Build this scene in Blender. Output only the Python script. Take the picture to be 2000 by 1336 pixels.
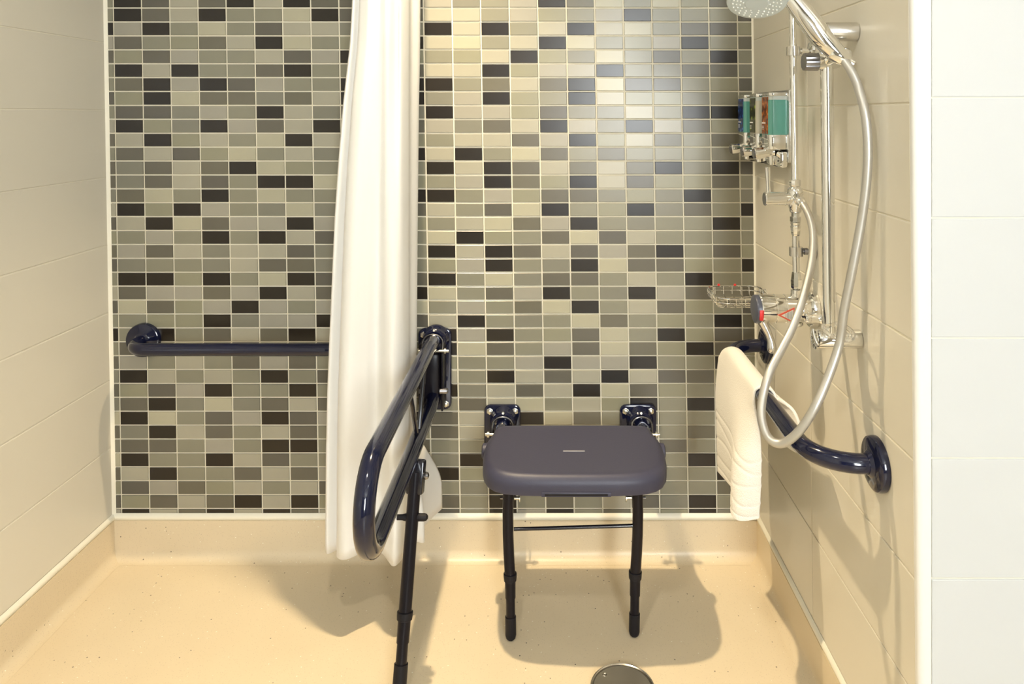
import bpy, bmesh, math, random
from mathutils import Vector, Matrix
random.seed(7)
for o in list(bpy.data.objects):
    bpy.data.objects.remove(o)
SC = bpy.context.scene
COL = SC.collection
PI = math.pi

# ------------------------------------------------------------------ camera
CAM_D, CAM_H = 2.0435, 1.2565          # distance to the mosaic wall, eye height
cam = bpy.data.cameras.new('camera')
cam.sensor_fit = 'HORIZONTAL'; cam.sensor_width = 36.0
cam.lens = 36.0 * 1410 / 2000
cam.shift_x = -0.038; cam.shift_y = -0.2225
cam.clip_start = 0.02
camo = bpy.data.objects.new('camera', cam); COL.objects.link(camo)
camo.location = (0, -CAM_D, CAM_H); camo.rotation_euler = (PI/2, 0, 0)
SC.camera = camo

# ------------------------------------------------------------------ world, lights, exposure
SC.view_settings.view_transform = 'Standard'
SC.view_settings.look = 'None'
SC.view_settings.gamma = 1.0
SC.view_settings.use_curve_mapping = False
SC.view_settings.exposure = 0.08
wd = bpy.data.worlds.new('world'); SC.world = wd; wd.use_nodes = True
wd.node_tree.nodes['Background'].inputs[0].default_value = (0.9, 0.95, 1.0, 1)
wd.node_tree.nodes['Background'].inputs[1].default_value = 0.1

def spot(name, loc, target, watts, col, size, angle, blend=0.6):
    l = bpy.data.lights.new(name, 'SPOT'); l.energy = watts; l.color = col
    l.shadow_soft_size = size; l.spot_size = math.radians(angle); l.spot_blend = blend
    o = bpy.data.objects.new(name, l); COL.objects.link(o); o.location = loc
    d = Vector(target) - Vector(loc); o.rotation_euler = d.to_track_quat('-Z', 'Y').to_euler()
    return o
WARM = (1.0, 0.80, 0.52)
CEIL = 2.30
spot('shower_downlight', (-0.335, -0.365, CEIL-0.03), (-0.22, -0.36, 0), 165, WARM, 0.022, 84, 1.0)
spot('room_downlight', (-0.25, -1.55, CEIL-0.03), (-0.3, -0.9, 0), 32, (1.0, 0.93, 0.80), 0.05, 150, 0.6)
spot('room_downlight_b', (1.0, -2.3, CEIL-0.03), (1.0, -2.1, 0), 5, (0.90, 0.96, 1.0), 0.08, 160, 0.6)
WINDOW_POWER = 38.0

# ------------------------------------------------------------------ materials
MATS = {}
def srgb(c):
    return tuple(((v/255)/12.92 if v/255 <= .04045 else ((v/255+.055)/1.055)**2.4) for v in c) + (1,)
def mat(name, col, rough=0.5, metal=0.0, spec=0.5, bump=0.0, bscale=40.0, var=0.0, vscale=8.0, coat=0.0, trans=0.0, sheen=0.0, ior=1.5, alpha=1.0):
    m = bpy.data.materials.new(name); m.use_nodes = True
    nt = m.node_tree; b = nt.nodes['Principled BSDF']
    b.inputs['Base Color'].default_value = tuple(col[:3]) + (1,)
    b.inputs['Roughness'].default_value = rough; b.inputs['Metallic'].default_value = metal
    b.inputs['Specular IOR Level'].default_value = spec; b.inputs['IOR'].default_value = ior
    b.inputs['Coat Weight'].default_value = coat; b.inputs['Coat Roughness'].default_value = 0.06
    b.inputs['Transmission Weight'].default_value = trans
    b.inputs['Sheen Weight'].default_value = sheen
    b.inputs['Alpha'].default_value = alpha
    tc = nt.nodes.new('ShaderNodeTexCoord')
    if bump > 0:
        n = nt.nodes.new('ShaderNodeTexNoise'); n.inputs['Scale'].default_value = bscale; n.inputs['Detail'].default_value = 3
        nt.links.new(tc.outputs['Object'], n.inputs['Vector'])
        bp = nt.nodes.new('ShaderNodeBump'); bp.inputs['Strength'].default_value = bump; bp.inputs['Distance'].default_value = 0.002
        nt.links.new(n.outputs['Fac'], bp.inputs['Height']); nt.links.new(bp.outputs['Normal'], b.inputs['Normal'])
    if var > 0:
        n = nt.nodes.new('ShaderNodeTexNoise'); n.inputs['Scale'].default_value = vscale; n.inputs['Detail'].default_value = 2
        nt.links.new(tc.outputs['Object'], n.inputs['Vector'])
        mx = nt.nodes.new('ShaderNodeMixRGB'); mx.blend_type = 'MIX'
        mx.inputs[1].default_value = tuple(max(0, v*(1-var)) for v in col[:3]) + (1,)
        mx.inputs[2].default_value = tuple(min(1, v*(1+var)) for v in col[:3]) + (1,)
        nt.links.new(n.outputs['Fac'], mx.inputs[0]); nt.links.new(mx.outputs[0], b.inputs['Base Color'])
    MATS[name] = m
    return m

# mosaic glazes: four tones, each in three kiln shades
TONES = {'B': (0.016, 0.012, 0.008), 'D': (0.112, 0.104, 0.080), 'M': (0.212, 0.204, 0.152), 'L': (0.335, 0.317, 0.247)}
MOSAIC = {}
for t, c in TONES.items():
    MOSAIC[t] = []
    for k, f in enumerate((0.88, 1.0, 1.12)):
        w = (1.0, 1.0, (1.05, 1.0, 0.94)[k])
        MOSAIC[t].append(mat('mosaic_glaze_%s_%d' % (t, k), tuple(c[i]*f*w[i] for i in range(3)), rough=0.28, spec=0.45, bump=0.04, bscale=10, var=0.05, vscale=20))
mat('grout', (0.74, 0.69, 0.55), rough=0.85, bump=0.2, bscale=300)
mat('wall_tile', (0.695, 0.66, 0.565), rough=0.30, bump=0.03, bscale=6, var=0.02, vscale=3)
mat('white_wall_tile', (0.60, 0.61, 0.605), rough=0.30, bump=0.03, bscale=6, var=0.01, vscale=3)
mat('wall_grout', (0.82, 0.78, 0.66), rough=0.8)
mat('caulk', (0.85, 0.82, 0.70), rough=0.5)
mat('white_trim', (0.74, 0.74, 0.72), rough=0.35)
mat('paint', (0.78, 0.77, 0.73), rough=0.7)
mat('room_paint', (0.30, 0.28, 0.25), rough=0.7)
mat('navy_gloss', (0.004, 0.006, 0.026), rough=0.13, coat=0.4, spec=0.4, bump=0.02, bscale=30)
mat('black_gloss', (0.006, 0.006, 0.012), rough=0.22, coat=0.3)
mat('leg_satin', (0.007, 0.006, 0.010), rough=0.28, spec=0.22)
mat('rubber', (0.009, 0.008, 0.011), rough=0.6, spec=0.3)
mat('seat_plastic', (0.042, 0.042, 0.072), rough=0.45, spec=0.45, bump=0.10, bscale=260)
mat('slot_grey', (0.20, 0.20, 0.23), rough=0.5)
mat('zinc', (0.72, 0.70, 0.62), rough=0.28, metal=1.0)
mat('chrome', (0.86, 0.86, 0.85), rough=0.06, metal=1.0)
mat('chrome_satin', (0.70, 0.69, 0.67), rough=0.22, metal=1.0)
mat('dark_chrome', (0.28, 0.28, 0.30), rough=0.25, metal=1.0)
mat('steel', (0.46, 0.44, 0.38), rough=0.34, metal=0.9, bump=0.02, bscale=8)
mat('head_plastic', (0.50, 0.55, 0.55), rough=0.35)
mat('nozzle_white', (0.85, 0.85, 0.80), rough=0.5)
mat('clear_plastic', (0.9, 0.88, 0.82), rough=0.08, trans=0.85, ior=1.3)
mat('dark_cap', (0.06, 0.065, 0.09), rough=0.35)
mat('red_mark', (0.70, 0.03, 0.03), rough=0.4)
mat('sticker_white', (0.80, 0.77, 0.70), rough=0.5)
mat('sticker_grey', (0.35, 0.37, 0.40), rough=0.5)
mat('sticker_red', (0.72, 0.12, 0.07), rough=0.5)
mat('teal_gel', (0.10, 0.34, 0.30), rough=0.10, coat=0.5)
mat('cream_gel', (0.52, 0.50, 0.42), rough=0.10, coat=0.5)
mat('print_white', (0.85, 0.85, 0.85), rough=0.5)

def label_mat(name, cols, scale, rand=1.0):
    m = bpy.data.materials.new(name); m.use_nodes = True; nt = m.node_tree; b = nt.nodes['Principled BSDF']
    b.inputs['Roughness'].default_value = 0.2
    tc = nt.nodes.new('ShaderNodeTexCoord'); v = nt.nodes.new('ShaderNodeTexVoronoi'); v.inputs['Scale'].default_value = scale
    v.inputs['Randomness'].default_value = rand
    nt.links.new(tc.outputs['Object'], v.inputs['Vector'])
    r = nt.nodes.new('ShaderNodeValToRGB'); e = r.color_ramp.elements
    e[0].position = 0.0; e[0].color = cols[0] + (1,); e[1].position = 0.9; e[1].color = cols[-1] + (1,)
    for i, c in enumerate(cols[1:-1]):
        x = e.new(0.3 + 0.25*i); x.color = c + (1,)
    nt.links.new(v.outputs['Distance'], r.inputs['Fac']); nt.links.new(r.outputs['Color'], b.inputs['Base Color'])
    MATS[name] = m
label_mat('label_blue', [(0.10, 0.28, 0.62), (0.02, 0.06, 0.26), (0.004, 0.008, 0.03)], 70)
label_mat('label_green', [(0.34, 0.48, 0.03), (0.05, 0.06, 0.015), (0.012, 0.012, 0.008)], 48)
label_mat('label_brown', [(0.75, 0.36, 0.10), (0.36, 0.11, 0.02), (0.05, 0.012, 0.004)], 90)

# speckled safety vinyl
def vinyl():
    m = bpy.data.materials.new('safety_vinyl'); m.use_nodes = True; nt = m.node_tree; L = nt.links; b = nt.nodes['Principled BSDF']
    b.inputs['Roughness'].default_value = 0.36
    tc = nt.nodes.new('ShaderNodeTexCoord')
    n = nt.nodes.new('ShaderNodeTexNoise'); n.inputs['Scale'].default_value = 5; n.inputs['Detail'].default_value = 5
    L.new(tc.outputs['Object'], n.inputs['Vector'])
    mx = nt.nodes.new('ShaderNodeMixRGB'); mx.inputs[1].default_value = (0.66, 0.555, 0.385, 1); mx.inputs[2].default_value = (0.74, 0.63, 0.45, 1)
    L.new(n.outputs['Fac'], mx.inputs[0])
    last = mx.outputs[0]
    for sc, lo, hi, col in ((70, 0.09, 0.14, (0.12, 0.09, 0.06, 1)), (90, 0.09, 0.15, (0.90, 0.86, 0.74, 1)), (260, 0.14, 0.30, (0.58, 0.48, 0.34, 1))):
        v = nt.nodes.new('ShaderNodeTexVoronoi'); v.inputs['Scale'].default_value = sc
        L.new(tc.outputs['Object'], v.inputs['Vector'])
        cmp_ = nt.nodes.new('ShaderNodeMapRange'); cmp_.inputs[1].default_value = lo; cmp_.inputs[2].default_value = hi
        cmp_.inputs[3].default_value = 1; cmp_.inputs[4].default_value = 0
        L.new(v.outputs['Distance'], cmp_.inputs[0])
        wn = nt.nodes.new('ShaderNodeMath'); wn.operation = 'GREATER_THAN'; wn.inputs[1].default_value = {70: 0.85, 90: 0.8, 260: 0.55}[sc]
        sep = nt.nodes.new('ShaderNodeSeparateColor'); L.new(v.outputs['Color'], sep.inputs[0]); L.new(sep.outputs[0], wn.inputs[0])
        mu = nt.nodes.new('ShaderNodeMath'); mu.operation = 'MULTIPLY'; L.new(cmp_.outputs[0], mu.inputs[0]); L.new(wn.outputs[0], mu.inputs[1])
        m2 = nt.nodes.new('ShaderNodeMixRGB'); L.new(mu.outputs[0], m2.inputs[0]); L.new(last, m2.inputs[1]); m2.inputs[2].default_value = col
        last = m2.outputs[0]
    L.new(last, b.inputs['Base Color'])
    nb = nt.nodes.new('ShaderNodeTexNoise'); nb.inputs['Scale'].default_value = 180
    L.new(tc.outputs['Object'], nb.inputs['Vector'])
    bp = nt.nodes.new('ShaderNodeBump'); bp.inputs['Strength'].default_value = 0.08; bp.inputs['Distance'].default_value = 0.002
    L.new(nb.outputs['Fac'], bp.inputs['Height']); L.new(bp.outputs['Normal'], b.inputs['Normal'])
    MATS['vinyl'] = m
vinyl()

def cloth(name, col, transl, rough=0.9, bscale=300, bstr=0.2):
    m = mat(name, col, rough=rough, spec=0.15, bump=bstr, bscale=bscale, sheen=0.15)
    nt = m.node_tree; b = nt.nodes['Principled BSDF']; out = nt.nodes['Material Output']
    tr = nt.nodes.new('ShaderNodeBsdfTranslucent'); tr.inputs[0].default_value = tuple(col[:3]) + (1,)
    mx = nt.nodes.new('ShaderNodeMixShader'); mx.inputs[0].default_value = transl
    nt.links.new(b.outputs[0], mx.inputs[1]); nt.links.new(tr.outputs[0], mx.inputs[2]); nt.links.new(mx.outputs[0], out.inputs[0])
cloth('curtain_cloth', (0.93, 0.92, 0.89), 0.22, bscale=500, bstr=0.1)
cloth('towel_cloth', (0.86, 0.83, 0.76), 0.08, bscale=420, bstr=0.7)
# ribbed metal hose
def hose_mat():
    m = mat('hose_metal', (0.50, 0.485, 0.445), rough=0.42, metal=0.75)
    return m
hose_mat()
def emit(name, col, s):
    m = bpy.data.materials.new(name); m.use_nodes = True; nt = m.node_tree
    b = nt.nodes['Principled BSDF']; b.inputs['Emission Color'].default_value = col + (1,); b.inputs['Emission Strength'].default_value = s
    b.inputs['Base Color'].default_value = (0.8, 0.8, 0.8, 1)
    MATS[name] = m
emit('window_daylight', (0.93, 0.98, 1.0), WINDOW_POWER)

# ------------------------------------------------------------------ builders
class G:
    """collects geometry in world metres"""
    def __init__(s): s.v = []; s.f = []; s.m = []
    def add(s, vs, fs, mi=0):
        o = len(s.v); s.v += [Vector(p) for p in vs]; s.f += [tuple(i+o for i in f) for f in fs]; s.m += [mi]*len(fs); return s
    def hexa(s, p, mi=0):                     # 8 points: bottom 4 ccw, top 4 ccw
        return s.add(p, [(3, 2, 1, 0), (4, 5, 6, 7), (0, 1, 5, 4), (1, 2, 6, 5), (2, 3, 7, 6), (3, 0, 4, 7)], mi)
    def box(s, a, b, mi=0):
        x0, y0, z0 = a; x1, y1, z1 = b
        return s.hexa([(x0, y0, z0), (x1, y0, z0), (x1, y1, z0), (x0, y1, z0), (x0, y0, z1), (x1, y0, z1), (x1, y1, z1), (x0, y1, z1)], mi)
    def tube(s, pts, rad, n=20, caps=True, mi=0, closed=False):
        pts = [Vector(p) for p in pts]; k = len(pts)
        if not hasattr(rad, '__len__'): rad = [rad]*k
        T = []
        for i in range(k):
            if closed: a, b = pts[i-1], pts[(i+1) % k]
            else: a, b = pts[max(i-1, 0)], pts[min(i+1, k-1)]
            T.append((b-a).normalized())
        ref = Vector((0, 0, 1)) if abs(T[0].z) < 0.9 else Vector((1, 0, 0))
        N = (ref - T[0]*ref.dot(T[0])).normalized(); rings = []; vs = []
        for i in range(k):
            if i: 
                N = N - T[i]*N.dot(T[i]); N.normalize()
            B = T[i].cross(N)
            for j in range(n):
                a = 2*PI*j/n; vs.append(pts[i] + (N*math.cos(a) + B*math.sin(a))*rad[i])
        fs = []
        for i in range(k if closed else k-1):
            for j in range(n):
                i2 = (i+1) % k
                fs.append((i*n+j, i*n+(j+1) % n, i2*n+(j+1) % n, i2*n+j))
        if caps and not closed:
            fs.append(tuple(range(n-1, -1, -1))); fs.append(tuple((k-1)*n+j for j in range(n)))
        return s.add(vs, fs, mi)
    def lathe(s, o, axis, prof, n=28, mi=0):   # prof: (distance along axis, radius)
        o = Vector(o); ax = Vector(axis).normalized()
        return s.tube_prof([o + ax*d for d, r in prof], [max(r, 1e-4) for d, r in prof], ax, n, mi)
    def tube_prof(s, pts, rad, ax, n, mi):
        ref = Vector((0, 0, 1)) if abs(ax.z) < 0.9 else Vector((1, 0, 0))
        N = (ref - ax*ref.dot(ax)).normalized(); B = ax.cross(N); vs = []
        for p, r in zip(pts, rad):
            for j in range(n):
                a = 2*PI*j/n; vs.append(p + (N*math.cos(a)+B*math.sin(a))*r)
        fs = []
        for i in range(len(pts)-1):
            for j in range(n): fs.append((i*n+j, i*n+(j+1) % n, (i+1)*n+(j+1) % n, (i+1)*n+j))
        k = len(pts)
        fs.append(tuple(range(n-1, -1, -1))); fs.append(tuple((k-1)*n+j for j in range(n)))
        return s.add(vs, fs, mi)
    def rbox(s, a, b, r=0.004, seg=2, mi=0, M=None):
        bm = bmesh.new(); bmesh.ops.create_cube(bm, size=1)
        ce = [(a[i]+b[i])/2 for i in range(3)]; di = [abs(b[i]-a[i]) for i in range(3)]
        for v in bm.verts: v.co = Vector([v.co[i]*di[i] for i in range(3)])
        bmesh.ops.bevel(bm, geom=bm.edges[:], offset=min(r, min(di)*0.49), segments=seg, profile=0.5, affect='EDGES')
        bm.verts.ensure_lookup_table()
        vs = []
        for v in bm.verts:
            p = v.co.copy()
            if M: p = M @ p
            vs.append(p + Vector(ce))
        idx = {v: i for i, v in enumerate(bm.verts)}
        fs = [tuple(idx[v] for v in f.verts) for f in bm.faces]; bm.free()
        return s.add(vs, fs, mi)
    def prism(s, outline, f0, f1, r=0.003, seg=2, mi=0):
        """outline: 2D points; f0/f1 map (a,b)->3D for the two faces; bevelled rim"""
        bm = bmesh.new(); A = [bm.verts.new(f0(*p)) for p in outline]; B = [bm.verts.new(f1(*p)) for p in outline]; n = len(A)
        fa = bm.faces.new(A); fb = bm.faces.new(B[::-1])
        for i in range(n): bm.faces.new((A[i], B[i], B[(i+1) % n], A[(i+1) % n]))
        bmesh.ops.recalc_face_normals(bm, faces=bm.faces[:])
        if r > 0: bmesh.ops.bevel(bm, geom=list(fa.edges)+list(fb.edges), offset=r, segments=seg, profile=0.5, affect='EDGES')
        idx = {v: i for i, v in enumerate(bm.verts)}
        vs = [v.co.copy() for v in bm.verts]; fs = [tuple(idx[v] for v in f.verts) for f in bm.faces]; bm.free()
        return s.add(vs, fs, mi)
    def sphere(s, c, r, n=16, k=10, sc=(1, 1, 1), mi=0):
        c = Vector(c); vs = []; fs = []
        for i in range(k+1):
            t = PI*i/k
            for j in range(n):
                a = 2*PI*j/n; rr = max(math.sin(t), 1e-3)
                vs.append(c + Vector((rr*math.cos(a)*sc[0], rr*math.sin(a)*sc[1], math.cos(t)*sc[2]))*r)
        for i in range(k):
            for j in range(n): fs.append((i*n+j, (i+1)*n+j, (i+1)*n+(j+1) % n, i*n+(j+1) % n))
        return s.add(vs, fs, mi)

def origin_of(o):
    p = Vector((0, 0, 0))
    while o: p += o.location; o = o.parent
    return p
def obj(name, g, mats, parent=None, smooth=True, angle=35, loc=None, kind=None):
    me = bpy.data.meshes.new(name)
    off = origin_of(parent) + (Vector(loc) if loc else Vector((0, 0, 0)))
    me.from_pydata([p - off for p in g.v], [], g.f)
    if not isinstance(mats, (list, tuple)): mats = [mats]
    for m in mats: me.materials.append(MATS[m] if isinstance(m, str) else m)
    me.polygons.foreach_set('material_index', g.m)
    bm = bmesh.new(); bm.from_mesh(me); bmesh.ops.recalc_face_normals(bm, faces=bm.faces[:]); bm.to_mesh(me); bm.free()
    if smooth:
        me.polygons.foreach_set('use_smooth', [True]*len(me.polygons)); me.set_sharp_from_angle(angle=math.radians(angle))
    me.update()
    o = bpy.data.objects.new(name, me); COL.objects.link(o)
    if parent: o.parent = parent
    if loc: o.location = loc
    if kind: o['kind'] = kind
    return o
def tag(o, label, cat, group=None, kind=None):
    o['label'] = label; o['category'] = cat
    if group: o['group'] = group
    if kind: o['kind'] = kind
    return o
def thing(name, loc, label, cat, group=None):
    o = bpy.data.objects.new(name, None); COL.objects.link(o); o.location = loc; o.empty_display_size = 0.05
    return tag(o, label, cat, group)
def struct(name, g, m, label, cat, smooth=False, **k):
    return tag(obj(name, g, m, smooth=smooth, **k), label, cat, kind='structure')
def arc(c, a, b, a0, a1, n=8):
    c, a, b = Vector(c), Vector(a), Vector(b)
    return [c + a*math.cos(a0+(a1-a0)*i/n) + b*math.sin(a0+(a1-a0)*i/n) for i in range(n+1)]
def catmull(P, n=8):
    P = [Vector(p) for p in P]; out = []
    for i in range(len(P)-1):
        p0, p1, p2, p3 = P[max(i-1, 0)], P[i], P[i+1], P[min(i+2, len(P)-1)]
        for k in range(n):
            t = k/n
            out.append(0.5*((2*p1)+(p2-p0)*t+(2*p0-5*p1+4*p2-p3)*t*t+(3*p1-p0-3*p2+p3)*t**3))
    out.append(P[-1]); return out

# ------------------------------------------------------------------ the room
ROOM_Y = -4.3; ROOM_X = 1.95; CORNER_Y = -0.90
def xl(z): return -1.2574 + 0.0172*(CAM_H - z)      # left wall is slightly out of plumb
def xr(z): return 0.5744 + 0.0104*(CAM_H - z)       # so is the right one
def lean(z): return 0.0165*(0.855 - z)              # mosaic columns follow

g = G(); g.box((-1.45, ROOM_Y-0.1, -0.06), (ROOM_X+0.1, 0.12, 0)); struct('floor', g, 'vinyl', 'speckled beige safety vinyl floor of the wet room', 'floor')
g = G(); g.box((-1.45, ROOM_Y-0.1, CEIL), (ROOM_X+0.1, 0.12, CEIL+0.06)); struct('ceiling', g, 'paint', 'plain pale ceiling above the shower', 'ceiling')
g = G(); g.box((-1.45, 0.0035, 0), (0.75, 0.12, CEIL))
wall_back = struct('wall_back', g, 'grout', 'back wall of small grey, black and beige mosaic tiles with pale grout', 'wall')
def side_wall(x_fn, y0, y1, out):
    g = G(); e = 0.0022 if out > 0 else -0.0022
    g.hexa([(x_fn(0)+e, y0, 0), (x_fn(0)+out, y0, 0), (x_fn(0)+out, y1, 0), (x_fn(0)+e, y1, 0),
            (x_fn(CEIL)+e, y0, CEIL), (x_fn(CEIL)+out, y0, CEIL), (x_fn(CEIL)+out, y1, CEIL), (x_fn(CEIL)+e, y1, CEIL)])
    return g
wall_left = struct('wall_left', side_wall(xl, ROOM_Y, 0.0, -0.12), 'wall_grout', 'left wall of large cream tiles in long horizontal courses', 'wall')
wall_right = struct('wall_right', side_wall(xr, CORNER_Y+0.012, 0.0, 0.10), 'wall_grout', 'right wall of large cream tiles behind the shower fittings', 'wall')
XO = 0.6005
g = G(); g.box((XO, CORNER_Y+0.0022, 0), (ROOM_X, CORNER_Y+0.1, CEIL))
wall_outer = struct('wall_front', g, 'wall_grout', 'white tiled wall facing the camera at the right edge', 'wall')
g = G(); g.box((ROOM_X, ROOM_Y, 0), (ROOM_X+0.1, CORNER_Y, CEIL)); struct('wall_far_right', g, 'room_paint', 'plain painted room wall beyond the right edge', 'wall')
# rear wall behind the camera with a tall frosted window
WX0, WX1, WZ0, WZ1 = 0.40, 1.06, 0.75, 2.12
g = G()
g.box((-1.45, ROOM_Y-0.1, 0), (WX0, ROOM_Y, CEIL)); g.box((WX1, ROOM_Y-0.1, 0), (ROOM_X, ROOM_Y, CEIL))
g.box((WX0, ROOM_Y-0.1, 0), (WX1, ROOM_Y, WZ0)); g.box((WX0, ROOM_Y-0.1, WZ1), (WX1, ROOM_Y, CEIL))
struct('wall_rear', g, 'room_paint', 'plain painted wall behind the camera with a tall window', 'wall')
g = G(); fw = 0.045
for a, b in (((WX0, WZ0), (WX0+fw, WZ1)), ((WX1-fw, WZ0), (WX1, WZ1)), ((WX0, WZ0), (WX1, WZ0+fw)), ((WX0, WZ1-fw), (WX1, WZ1))):
    g.box((a[0], ROOM_Y-0.07, a[1]), (b[0], ROOM_Y-0.02, b[1]))
win = struct('window_1', g, 'white_trim', 'white framed frosted window behind the camera', 'window')
g = G(); g.box((WX0+fw, ROOM_Y-0.055, WZ0+fw), (WX1-fw, ROOM_Y-0.045, WZ1-fw)); obj('pane', g, 'window_daylight', win, smooth=False)

# large wall tiles: long courses, thin joints, softly eased edges
COURSE, Z_JOINT, Z_BASE = 0.1905, 0.3215, 0.126
def course_lines(z0):
    zs = [Z_BASE]; z = z0
    while z < CEIL: zs.append(z); z += COURSE
    zs.append(CEIL); return zs
def wall_tiles(parent, plane, inward, cols, z0, jw=0.0014, m='wall_tile'):
    """plane(s,z) -> point on tile face, inward: offset vector from face back to bed"""
    zs = course_lines(z0); inw = Vector(inward)
    for ci in range(len(cols)-1):
        for zi in range(len(zs)-1):
            s0, s1, a, b = cols[ci], cols[ci+1], zs[zi], zs[zi+1]
            if b - a < 0.01: continue
            sg = 1 if s1 > s0 else -1
            s0 += sg*jw; s1 -= sg*jw; a += jw; b -= jw; e = 0.0013
            base = [Vector(plane(*q)) + inw for q in ((s0, a), (s1, a), (s1, b), (s0, b))]
            mid = [Vector(plane(*q)) + inw*0.35 for q in ((s0, a), (s1, a), (s1, b), (s0, b))]
            top = [Vector(plane(*q)) for q in ((s0+sg*e, a+e), (s1-sg*e, a+e), (s1-sg*e, b-e), (s0+sg*e, b-e))]
            g = G(); g.add(base+mid+top, [(0, 1, 2, 3), (0, 1, 5, 4), (1, 2, 6, 5), (2, 3, 7, 6), (3, 0, 4, 7), (4, 5, 9, 8), (5, 6, 10, 9), (6, 7, 11, 10), (7, 4, 8, 11), (8, 9, 10, 11)])
            obj('tile', g, m, parent, smooth=False)
wall_tiles(wall_left, lambda y, z: (xl(z), y, z), (-0.0024, 0, 0), [0.0, -0.428, -0.90, -1.372, -1.844, -2.316], Z_JOINT-0.006)
wall_tiles(wall_right, lambda y, z: (xr(z), y, z), (0.0024, 0, 0), [0.0, -0.428, CORNER_Y+0.012], Z_JOINT)
wall_tiles(wall_outer, lambda x, z: (x, CORNER_Y, z), (0, 0.0024, 0), [XO+0.002, XO+0.474, XO+0.946, ROOM_X], Z_JOINT+0.0085, m='white_wall_tile')
# rounded corner trim between right wall and outer wall
g = G(); zz = [(0.0, 0), (CEIL, 0)]
n = 8; vs = []
for z in (0.0, CEIL):
    cx = xr(z); 
    prof = [(cx+0.006, CORNER_Y+0.02), (cx, CORNER_Y+0.013)] + [(cx+0.009-0.009*math.cos(t*PI/2/n), CORNER_Y+0.008-0.009*math.sin(t*PI/2/n)) for t in range(n+1)] + [(XO+0.001, CORNER_Y-0.001), (XO+0.001, CORNER_Y+0.012)]
    vs += [(x, y, z) for x, y in prof]
k = len(vs)//2
g.add(vs, [(i, i+1, k+i+1, k+i) for i in range(k-1)] + [(k-1, 0, k, 2*k-1), tuple(range(k)), tuple(range(2*k-1, k-1, -1))])
struct('trim_1', g, 'white_trim', 'white rounded tile edge trim on the right outer corner', 'trim', smooth=True)

# ---- mosaic
PAT_L = {  # columns -1..8, left of the curtain
-1:'MBDLDBLBDD',0:'MBDLBMMLBD',1:'BLBMLMDLLM',2:'LDMMDLBLMM',3:'DMDLMMLDLB',4:'MBLBMMDBMM',5:'MDBLBDLMMB',6:'DMBLDDMDLB',7:'MDDMLMBLMD',8:'LBMMBLDLBM',
9:'DLBMLMLBLD',10:'MDLDMLMLMM',11:'DMDLDBLMMB',12:'DMDLDMBBLM',13:'MDLMBMLMMD',14:'LBMBLMMLMM',15:'DLBLDLLBLD',16:'MMLMBMBLDM',17:'DLDLMLLDMB',18:'DMMMMLDDMM',
19:'MBBMBMLBDD',20:'LDLLDLBLDM',21:'DLDMLBLMLB',22:'MMMMBMLLBM',23:'BMBMDLDBLM',24:'MDMLMDLMDM',25:'DLMLMDLDMB',26:'MBLMLMBMDL',27:'DMDLBMMBMD',28:'MDBMLMDLDM',
29:'LBLMDLBDLM',30:'DMBLDMLDMB',31:'MDDMLMBBMD',32:'LBMMBLDMMM',33:'DLBMMDLDLB',34:'MDLDMLMLDM',35:'DMDLDBLBMD',36:'LBLDBLBDLM'}
PAT_R = {  # columns 10..22
-1:'DLMMLBDLMLMDD',0:'DLLMLMMLBMMMD',1:'MBLBMLBLLMDDM',2:'BLLMLBLMMLBMD',3:'MMMLBMMLMDMBM',4:'DLLBMLLBMMDDM',5:'BBMDLDBLDDMMD',6:'BMLBMMBLMMMMM',7:'MBLLMDMMLMBBD',8:'DLMDLBLMBLDMM',
9:'MMLLDLBMLDMDL',10:'BLBMLDMDMMMMM',11:'MBLBDLDLDBMBD',12:'MMLBDMBLDMMDM',13:'BBMLMDDMMMBMM',14:'DLMDLBMMBMDMB',15:'MMLLDLBMMMMBM',16:'MLBMMDLDLMMMM',17:'MBLBDLDLDBMDM',18:'MMLBMMBLDDMMB',
19:'DBMLMDDMLMBMM',20:'BLMDLBMMBLDMD',21:'LMLMDLBMLDMMD',22:'DLBMMMLDMMMBD',23:'MBLBMMDLMBMDD',24:'MBLDMLDLDMBDM',25:'MMMMLBLLBMMBM',26:'BLMBLDLBLDDMM',27:'DBMLDLBLDMMBD',28:'MMDLLMLMBMBMM',
29:'BDLMBLDMDMMDL',30:'MDLMLBMBMMDBD',31:'DMMDMLDLMDMDM',32:'MMBMLDMMLMBMM',33:'BBMMDLMDMMMBM',34:'LMMBMBBMLMMDM',35:'DDMBMDMLDMBMD',36:'BDMBLBMDLMBMD'}
P1, P2, ROW = 0.07988, 0.0808, 0.03939
Z0 = 1.5572
def colx(i): return -1.2283 + i*P1 if i <= 11 else -1.2283 + 11*P1 + (i-11)*P2
GR = 0.0021; EDGE = 0.0009
def tone(r, c):
    if -1 <= r <= 36:
        if c <= 8: return PAT_L[r][c+1]
        if c >= 10: return PAT_R[r][c-10]
    return random.choice('BDDMMMLLL') if r < -1 else random.choice('DMLMLB')
def tile_verts(c, r, cx=0.0, cz=0.0):
    z1 = Z0 - r*ROW - GR; z0 = Z0 - (r+1)*ROW + GR
    z0 = max(z0, Z_BASE); z1 = min(z1, CEIL-0.002)
    a, b = colx(c)+GR, colx(c+1)-GR
    def q(x, z, y):
        X = x + lean(z); X = max(X, xl(z)+0.004); X = min(X, xr(z)-0.003); return Vector((X-cx, y, z-cz))
    def ring(e, y): return [q(a+e, z0+e, y), q(b-e, z0+e, y), q(b-e, z1-e, y), q(a+e, z1-e, y)]
    return ring(0, 0.0036) + ring(0, 0.0009) + ring(EDGE, 0.0)
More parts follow.
